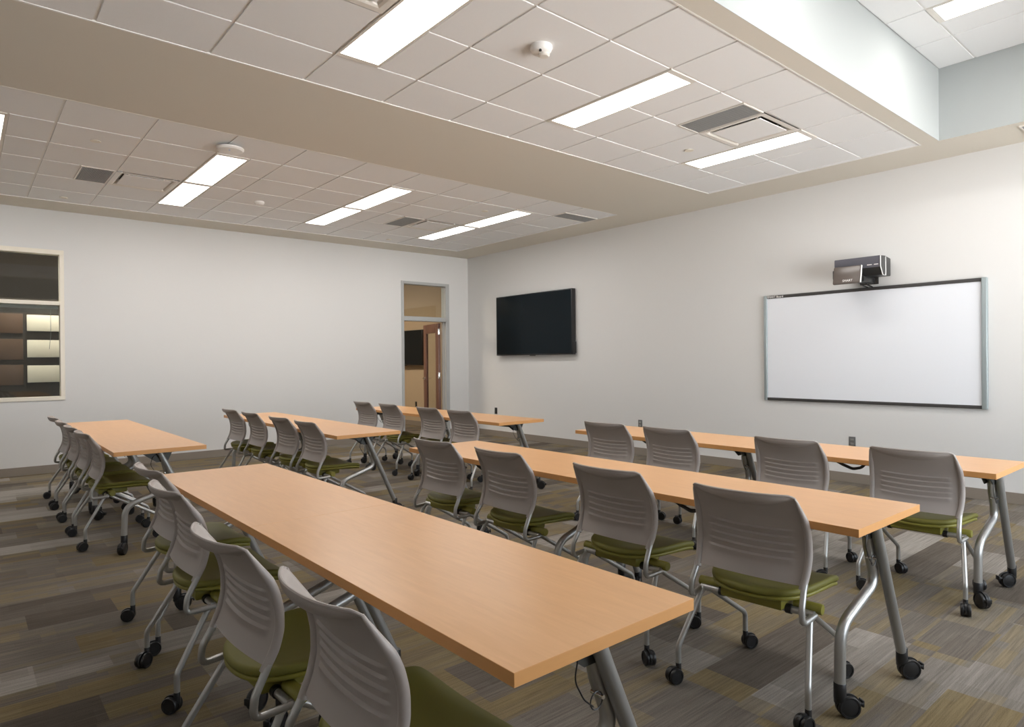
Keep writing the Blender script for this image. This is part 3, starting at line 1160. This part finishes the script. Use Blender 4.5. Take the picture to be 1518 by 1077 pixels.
def hooded_caster():
    """table caster: one wide wheel under a dome hood with a brake pedal"""
    R, off = 0.0415, 0.030
    bm = bmesh.new()
    for s in (-1, 1):
        a, b = s * 0.004, s * 0.022
        sg = s
        lathe(bm, [(0, a), (R * 0.94, a), (R, a + sg * 0.004), (R, b - sg * 0.005), (R * 0.93, b), (R * 0.80, b), (R * 0.78, b - sg * 0.003), (R * 0.72, b - sg * 0.002), (0, b - sg * 0.001)], axis='y', at=(-off, 0, R), seg=28)
    lathe(bm, [(0, -0.0038), (R * 1.06, -0.0038), (R * 1.06, 0.0038), (0, 0.0038)], axis='y', at=(-off, 0, R + 0.003), seg=24)
    # socket cup that swallows the tube end
    lathe(bm, [(0, 0.060), (0.018, 0.060), (0.0225, 0.072), (0.0225, 0.128), (0.021, 0.130), (0, 0.130)], seg=20)
    box(bm, -off - 0.004, 0.020, -0.012, 0.012, 0.050, 0.080, 0.005)
    # brake pedal
    box(bm, -off - R * 1.30, -off - R * 0.78, -0.017, 0.017, R * 1.15, R * 1.42, 0.004)
    box(bm, -off - R * 1.36, -off - R * 1.12, -0.015, 0.015, R * 0.95, R * 1.6, 0.004)
    return bm


# ------------------------------------------------------------------ chair (faces +x)
# side profile of the back uprights (x, z)
BACK = [(-0.225, 0.838), (-0.202, 0.804), (-0.178, 0.765), (-0.158, 0.735), (-0.143, 0.700), (-0.132, 0.650), (-0.131, 0.590), (-0.145, 0.535), (-0.168, 0.490)]


def prof_x(z):
    pts = sorted(BACK, key=lambda p: p[1])
    if z <= pts[0][1]:
        a, b = pts[0], pts[1]
    elif z >= pts[-1][1]:
        a, b = pts[-2], pts[-1]
    else:
        for a, b in zip(pts[:-1], pts[1:]):
            if a[1] <= z <= b[1]:
                break
    u = (z - a[1]) / (b[1] - a[1])
    return a[0] + (b[0] - a[0]) * u


# smooth table of the profile
_ZS = [0.47 + k * 0.0025 for k in range(160)]
_XS = [prof_x(z) for z in _ZS]
for _ in range(30):
    _XS = [_XS[0]] + [(_XS[i - 1] + 2 * _XS[i] + _XS[i + 1]) / 4 for i in range(1, len(_XS) - 1)] + [_XS[-1]]


def px(z):
    u = (z - 0.47) / 0.0025
    i = max(0, min(len(_XS) - 2, int(u)))
    return _XS[i] + (_XS[i + 1] - _XS[i]) * (u - i)


ZT, ZB = 0.838, 0.492
SLOTS = [0.696, 0.668, 0.640, 0.612, 0.584]


def half_w(z):
    """half width of the back: widest a little below the middle"""
    return 0.221 - 0.32 * max(0.0, z - 0.62) ** 2 - 0.5 * max(0.0, 0.62 - z) ** 2


def shell_point(u, z0):
    """u in -1..1 across, z0 the row's height; returns the rear (convex) skin of the back"""
    k = 1 - u * u
    v = (z0 - ZB) / (ZT - ZB)
    corner = max(0.0, abs(u) - 0.90) / 0.10
    # rows sag in the slotted zone, the corners are clipped round at the top
    win = max(0.0, min(1.0, (0.745 - z0) / 0.03)) * max(0.0, min(1.0, (z0 - 0.53) / 0.03))
    z = z0 - 0.011 * k * win - 0.010 * corner ** 2 * max(0.0, (v - 0.8) / 0.2)
    y = u * half_w(z)
    x = px(z) - 0.016 * k                              # dished across
    # rolled lip: bulges back over the last few centimetres, deepest in the middle
    depth = 0.005 + 0.052 * k ** 0.8
    s = max(0.0, (z - (ZT - depth)) / depth)
    x -= 0.050 * (1 - abs(u) ** 2.6) * (math.sin(min(1.0, s * 2.2) * PI / 2) - 0.22 * max(0.0, (s - 0.5) / 0.5) ** 2)
    return x, y, z


def make_backrest():
    NU = 48
    rows = [ZB + k * 0.008 for k in range(int((ZT - ZB) / 0.008))] + [ZT - 0.0015 * k for k in range(3)] + [0.765 + 0.0025 * k for k in range(25)]
    rows = [z for z in rows if all(abs(z - q + 0.002) > 0.0135 for q in SLOTS)]
    for q in SLOTS:
        rows += [q + d for d in (-0.0135, -0.0105, -0.008, -0.0055, -0.0035, -0.0012, 0.0012, 0.0035, 0.0055, 0.009)]
    rows = sorted(rows)
    rows = [r_ for k, r_ in enumerate(rows) if k == 0 or r_ - rows[k - 1] > 0.0004]
    NV = len(rows) - 1
    bm = bmesh.new()
    outer, inner = [], []
    for z0 in rows:
        ro, ri = [], []
        for i in range(NU + 1):
            u = -1 + 2 * i / NU
            x, y, z = shell_point(u, z0)
            d = 0.0
            if abs(u) < 0.80:
                edge = min(1.0, (0.80 - abs(u)) / 0.05)
                # shingled louvres: each strip leans out towards its upper edge, which ends in a small ledge
                for q in SLOTS:
                    e = z0 - q
                    if -0.0035 < e < 0.0035:
                        d += 0.0075 * edge * (0.0035 - e) / 0.007
                    elif -0.0245 < e <= -0.0035:
                        d += 0.0075 * edge * (e + 0.0245) / 0.021
            ro.append(bm.verts.new((x - 0.003 - d, y, z)))
            ri.append(bm.verts.new((x + 0.003 - d * 0.5, y, z)))
        outer.append(ro)
        inner.append(ri)
    for j in range(NV):
        for i in range(NU):
            bm.faces.new((outer[j][i], outer[j][i + 1], outer[j + 1][i + 1], outer[j + 1][i]))
            bm.faces.new((inner[j][i], inner[j + 1][i], inner[j + 1][i + 1], inner[j][i + 1]))
    for i in range(NU):
        bm.faces.new((outer[0][i], inner[0][i], inner[0][i + 1], outer[0][i + 1]))
        bm.faces.new((outer[NV][i], outer[NV][i + 1], inner[NV][i + 1], inner[NV][i]))
    for j in range(NV):
        bm.faces.new((outer[j][0], outer[j + 1][0], inner[j + 1][0], inner[j][0]))
        bm.faces.new((outer[j][NU], inner[j][NU], inner[j + 1][NU], outer[j + 1][NU]))
    # thick rounded rim along the top lip
    rim = [Vector(shell_point(-1 + 2 * i / NU, ZT)) for i in range(NU + 1)]
    tube(bm, rim, [0.0042 + 0.0012 * (1 - (-1 + 2 * i / NU) ** 2) for i in range(NU + 1)], 8)
    # sleeves moulded round the uprights
    for s in (-1, 1):
        c0 = shell_point(s, ZT)
        pts, rr = [Vector((c0[0] + 0.001, c0[1] - s * 0.004, c0[2] + 0.001))], [0.0044]
        n = 26
        for k in range(1, n + 1):
            z = c0[2] - (c0[2] - 0.478) * k / n
            grow = min(1.0, k / 7)
            pts.append((px(z) - 0.001, s * (half_w(z) + 0.004 * grow), z))
            rr.append(0.0046 + 0.0092 * grow)
        tube(bm, pts, rr, 12)
    return bm


def make_chair():
    t = thing('nesting_chair', '', 'chair')
    bm = make_backrest()
    obj('backrest', bm, M['plastic'], t)
    # uprights: come down out of the sleeves, hook forward to the pivot
    for s in (-1, 1):
        bm = bmesh.new()
        y = s * 0.221
        p = [(px(0.50), y, 0.50), (px(0.50) - 0.012, y, 0.475), (-0.205, y * 1.02, 0.422), (-0.212, y * 1.03, 0.362), (-0.10, y * 1.06, 0.368)]
        tube(bm, fillet(p, [0, 0.05, 0.06, 0.032, 0], 8), 0.0115, 12)
        obj('back_upright', bm, M['silver'], t)
    # pivot axle, black collars, olive sleeve
    bm = bmesh.new()
    tube(bm, [(-0.108, -0.235, 0.372), (-0.108, 0.235, 0.372)], 0.0135, 14)
    obj('pivot_axle', bm, M['silver'], t)
    for s in (-1, 1):
        bm = bmesh.new()
        tube(bm, [(-0.108, s * 0.128, 0.372), (-0.108, s * 0.150, 0.372)], 0.0185, 16)
        obj('collar', bm, M['black'], t)
    for s in (-1, 1):
        bm = bmesh.new()
        lathe(bm, [(0, s * 0.15), (0.021, s * 0.15), (0.021, s * 0.252), (0.019, s * 0.255), (0, s * 0.255)], axis='y', at=(-0.078, 0, 0.388), seg=20)
        obj('pivot_cover', bm, M['oliveplastic'], t)
    # seat
    def outline(g=0.0):
        pts = []
        ctl = [(0.205, 0.0), (0.205, 0.12), (0.200, 0.195), (0.180, 0.228), (0.12, 0.229), (0.02, 0.218), (-0.08, 0.198), (-0.150, 0.155), (-0.187, 0.085), (-0.198, 0.0)]
        full = ctl + [(x, -y) for x, y in ctl[-2:0:-1]]
        n = len(full)
        for i in range(n):
            p0, p1, p2, p3 = full[i - 1], full[i], full[(i + 1) % n], full[(i + 2) % n]
            for k in range(4):
                u = k / 4
                f = lambda a, b, c, d: 0.5 * (2 * b + (c - a) * u + (2 * a - 5 * b + 4 * c - d) * u * u + (3 * b - a - 3 * c + d) * u ** 3)
                pts.append((f(p0[0], p1[0], p2[0], p3[0]) * (1 - g), f(p0[1], p1[1], p2[1], p3[1]) * (1 - g)))
        return pts
    zfun = lambda x, y: -0.45 * max(0, x - 0.10) ** 2 * 4 + 0.25 * y * y
    bm = bmesh.new()
    slab(bm, outline(), 0.424, 0.452, crown=-0.006, bev=0.013, zf=zfun)
    obj('seat_cushion', bm, M['olive'], t)
    bm = bmesh.new()
    slab(bm, outline(0.015), 0.408, 0.4245, bev=0.007, zf=zfun)
    obj('seat_pan', bm, M['oliveplastic'], t)
    bm = bmesh.new()
    # tapered mechanism box below the pan
    q = [(-0.150, 0.125), (-0.02, 0.140), (0.04, 0.12), (0.04, -0.12), (-0.02, -0.140), (-0.150, -0.125)]
    slab(bm, q, 0.368, 0.412, bev=0.012)
    obj('seat_mechanism', bm, M['oliveplastic'], t)
    # legs, each with its caster
    for s in (-1, 1):
        bm = bmesh.new()
        sx, sy = -0.254, s * 0.264
        p = [(-0.110, s * 0.222, 0.372), (-0.132, s * 0.227, 0.352), (sx, sy, 0.150), (sx, sy, 0.072)]
        tube(bm, fillet(p, [0, 0.02, 0.05, 0], 7), 0.0115, 12)
        lg = obj('rear_leg', bm, M['silver'], t)
        c = obj('caster', caster_mesh(0.0325, 0.017, 0.012, 0.022, 0.086, 0.0095, False), M['black'], lg)
        c.location = (sx, sy, 0)
        bm = bmesh.new()
        sx, sy = 0.248, s * 0.207
        p = [(-0.085, s * 0.214, 0.366), (-0.03, s * 0.213, 0.332), (sx, sy, 0.166), (sx, sy, 0.072)]
        tube(bm, fillet(p, [0, 0.02, 0.05, 0], 7), 0.0115, 12)
        lg = obj('front_leg', bm, M['silver'], t)
        c = obj('caster', caster_mesh(0.0325, 0.017, 0.012, 0.022, 0.086, 0.0095, False), M['black'], lg)
        c.location = (sx, sy, 0)
    return t


ROWS = {   # chairs: x, [(y, yaw)...] far to near
    'N': [(0.945, 3.66, 1), (0.885, 3.03, 0), (0.815, 2.08, 2), (0.846, 1.43, 0)],
    'R2': [(2.575, 3.60, 2), (2.575, 2.92, 0), (2.575, 2.10, 1), (2.563, 1.395, 5)],
    'R1': [(4.245, 3.60, 2), (4.245, 2.98, 0), (4.25, 2.06, 1), (4.255, 1.345, 2)],
    'L1': [(0.940, 7.80, 0), (0.937, 7.13, 0), (0.937, 6.505, 0), (0.942, 5.89, 0)],
    'L2': [(2.525, 7.61, 1), (2.525, 6.94, 0), (2.525, 6.15, 2), (2.525, 5.53, 0)],
    'L3': [(4.20, 7.72, 1), (4.205, 7.06, 0), (4.20, 6.18, 0), (4.20, 5.570, 0)],
}
RDESC = {
    'N': 'at the large table nearest the camera',
    'R2': 'at the row right of the nearest table',
    'R1': 'at the table row below the whiteboard',
    'L1': 'at the left table below the dark window',
    'L2': 'at the far table left of the doorway',
    'L3': 'at the far table before the doorway',
}
ODESC = ['farthest from the camera', 'third from the near end', 'second from the near end', 'nearest the camera']
rnd = random.Random(4)
first_chair = make_chair()
used = False
for row in ('R2', 'N', 'R1', 'L1', 'L2', 'L3'):
    for k, (x, y, yaw) in enumerate(ROWS[row]):
        c = copy_tree(first_chair) if used else first_chair
        used = True
        c.location = (x, y, 0)
        c.rotation_euler = (0, 0, math.radians(yaw))
        c['label'] = 'gray olive-seated chair %s, %s' % (RDESC[row], ODESC[k])
        c['group'] = {'N': 'chairs at the nearest table', 'R2': 'chairs at the middle right row', 'R1': 'chairs at the row below the whiteboard',
                      'L1': 'chairs at the left table', 'L2': 'chairs at the far middle table', 'L3': 'chairs at the far right table'}[row]
        for lg in c.children:
            for w in lg.children:
                if w.name.startswith('caster'):
                    a = rnd.choice((-50, -25, 0, 15, 40, 80, 110, -80, 60))
                    if row in ('L1', 'L2', 'L3'):          # close together: wheels trail straight back
                        a = rnd.choice((-24, -8, 0, 12, 22))
                    if row == 'R2' and k == 3:
                        a = -20 if lg.name.startswith('rear') else 150
                    w.rotation_euler = (0, 0, math.radians(a))

# ------------------------------------------------------------------ tables (length along y, chairs on the -x side)
TZ, TT, TL, TW = 0.737, 0.030, 1.5238, 0.606


def make_table():
    t = thing('training_table', '', 'table')
    bm = bmesh.new()
    box(bm, -TW / 2, TW / 2, -TL / 2, TL / 2, TZ - TT, TZ, 0.0008, 1)
    for f in bm.faces:
        f.material_index = 0 if f.normal.z > 0.5 or f.normal.z < -0.5 else 1
    bm.normal_update()
    for f in bm.faces:
        f.material_index = 0 if f.normal.z > 0.9 else 1
    obj('tabletop', bm, M['maple'], t, smooth=False, mats=[M['maple'], M['edge']])
    bm = bmesh.new()
    box(bm, -0.022, 0.026, -TL / 2 + 0.085, TL / 2 - 0.085, TZ - TT - 0.046, TZ - TT - 0.006, 0.004)
    obj('under_rail', bm, M['darksteel'], t)
    for s in (-1, 1):
        ye = s * (TL / 2 - 0.062)
        yi = s * (TL / 2 - 0.102)
        bm = bmesh.new()
        # triangular hinge plate with flanges
        box(bm, -0.13, 0.10, yi - 0.03, yi + 0.03, TZ - TT - 0.010, TZ - TT, 0.002)
        prof = [(-0.11, TZ - TT - 0.008), (0.085, TZ - TT - 0.008), (0.055, TZ - TT - 0.075), (-0.02, TZ - TT - 0.075)]
        for yy in (yi - 0.022, yi + 0.018):
            A = [bm.verts.new((x, yy, z)) for x, z in prof]
            B = [bm.verts.new((x, yy + 0.004, z)) for x, z in prof]
            bm.faces.new(A)
            bm.faces.new(B[::-1])
            for k in range(4):
                bm.faces.new((A[k], A[(k + 1) % 4], B[(k + 1) % 4], B[k]))
        obj('leg_bracket', bm, M['darksteel'], t, smooth=False)
        bm = bmesh.new()
        sx = 0.268
        tube(bm, [(0.000, ye, TZ - TT - 0.004), (sx, ye, 0.118)], 0.0205, 18)
        lg = obj('straight_leg', bm, M['tubegray'], t)
        c = obj('caster', hooded_caster(), M['black'], lg)
        c.location = (sx + 0.006, ye, 0)
        bm = bmesh.new()
        p = [(0.020, yi, TZ - TT - 0.02), (0.045, yi, 0.58), (0.105, yi, 0.437), (-0.220, yi, 0.335), (-0.228, yi, 0.118)]
        tube(bm, fillet(p, [0, 0.10, 0.11, 0.11, 0], 10), 0.0205, 18)
        lg = obj('curved_leg', bm, M['silver'], t)
        c = obj('caster', hooded_caster(), M['black'], lg)
        c.location = (-0.228, yi, 0)
        # locking pin on its tether
        bm = bmesh.new()
        o = (-0.005, yi - 0.024, TZ - TT - 0.01)
        pts = [o, (-0.045, yi - 0.03, TZ - TT - 0.03), (-0.062, yi - 0.03, TZ - TT - 0.09), (-0.03, yi - 0.03, TZ - TT - 0.145), (0.0, yi - 0.03, TZ - TT - 0.17)]
        tube(bm, fillet(pts, 0.05, 6), 0.0020, 6)
        ring = [(0.012 + 0.021 * math.cos(2 * PI * k / 16), yi - 0.030, TZ - TT - 0.160 + 0.021 * math.sin(2 * PI * k / 16)) for k in range(17)]
        tube(bm, ring, 0.0018, 6, cap=False)
        obj('tether', bm, M['black'], t)
        bm = bmesh.new()
        tube(bm, [(0.033, yi - 0.034, TZ - TT - 0.158), (0.033, yi + 0.005, TZ - TT - 0.158)], 0.0055, 10)
        obj('locking_pin', bm, M['chrome'], t)
    # black release paddle under the chair-side edge
    bm = bmesh.new()
    yc = -0.02
    tube(bm, fillet([(-0.235, yc + 0.105, TZ - TT), (-0.238, yc + 0.06, TZ - TT - 0.020), (-0.240, yc, TZ - TT - 0.040), (-0.238, yc - 0.05, TZ - TT - 0.026), (-0.235, yc - 0.07, TZ - TT)], 0.05, 6), 0.009, 10)
    obj('release_lever', bm, M['black'], t)
    return t


TROWS = {'R2': (2.745, 0.975, 0.0), 'N': (1.128, 0.975, 0.0), 'R1': (4.425, 0.962, 0.0), 'L1': (1.115, 5.245, 0.0), 'L2': (2.697, 5.085, 0.0), 'L3': (4.372, 5.005, 0.0)}
TDESC = {
    'N': ('large table row nearest the camera', 'near half'),
    'R2': ('middle row right of the nearest table', ''),
    'R1': ('row below the whiteboard', ''),
    'L1': ('left row below the dark window', ''),
    'L2': ('far row left of the doorway', ''),
    'L3': ('far row before the doorway and television', ''),
}
first_table = make_table()
used = False
for row in ('R2', 'N', 'R1', 'L1', 'L2', 'L3'):
    x, y, rz = TROWS[row]
    for k in range(2):
        c = copy_tree(first_table) if used else first_table
        used = True
        c.location = (x, y + 0.762 + 1.524 * k, 0)
        c.rotation_euler = (0, 0, math.radians(rz))
        c['label'] = 'maple folding table on casters, %s half of the %s' % (('near', 'far')[k], TDESC[row][0])
        c['group'] = 'maple folding tables'
        for lg in c.children:
            for w in lg.children:
                if w.name.startswith('caster'):
                    a = rnd.choice((180, 150, 200, 30, 120, -60, 170))
                    if k == 0 and w.parent.location.y == 0 and w.location.y < 0:      # the end that faces the camera
                        a = {'R2': (140, 140), 'R1': (-40, 49)}.get(row, (130, 60))[0 if lg.name.startswith('straight') else 1]
                    w.rotation_euler = (0, 0, math.radians(a))
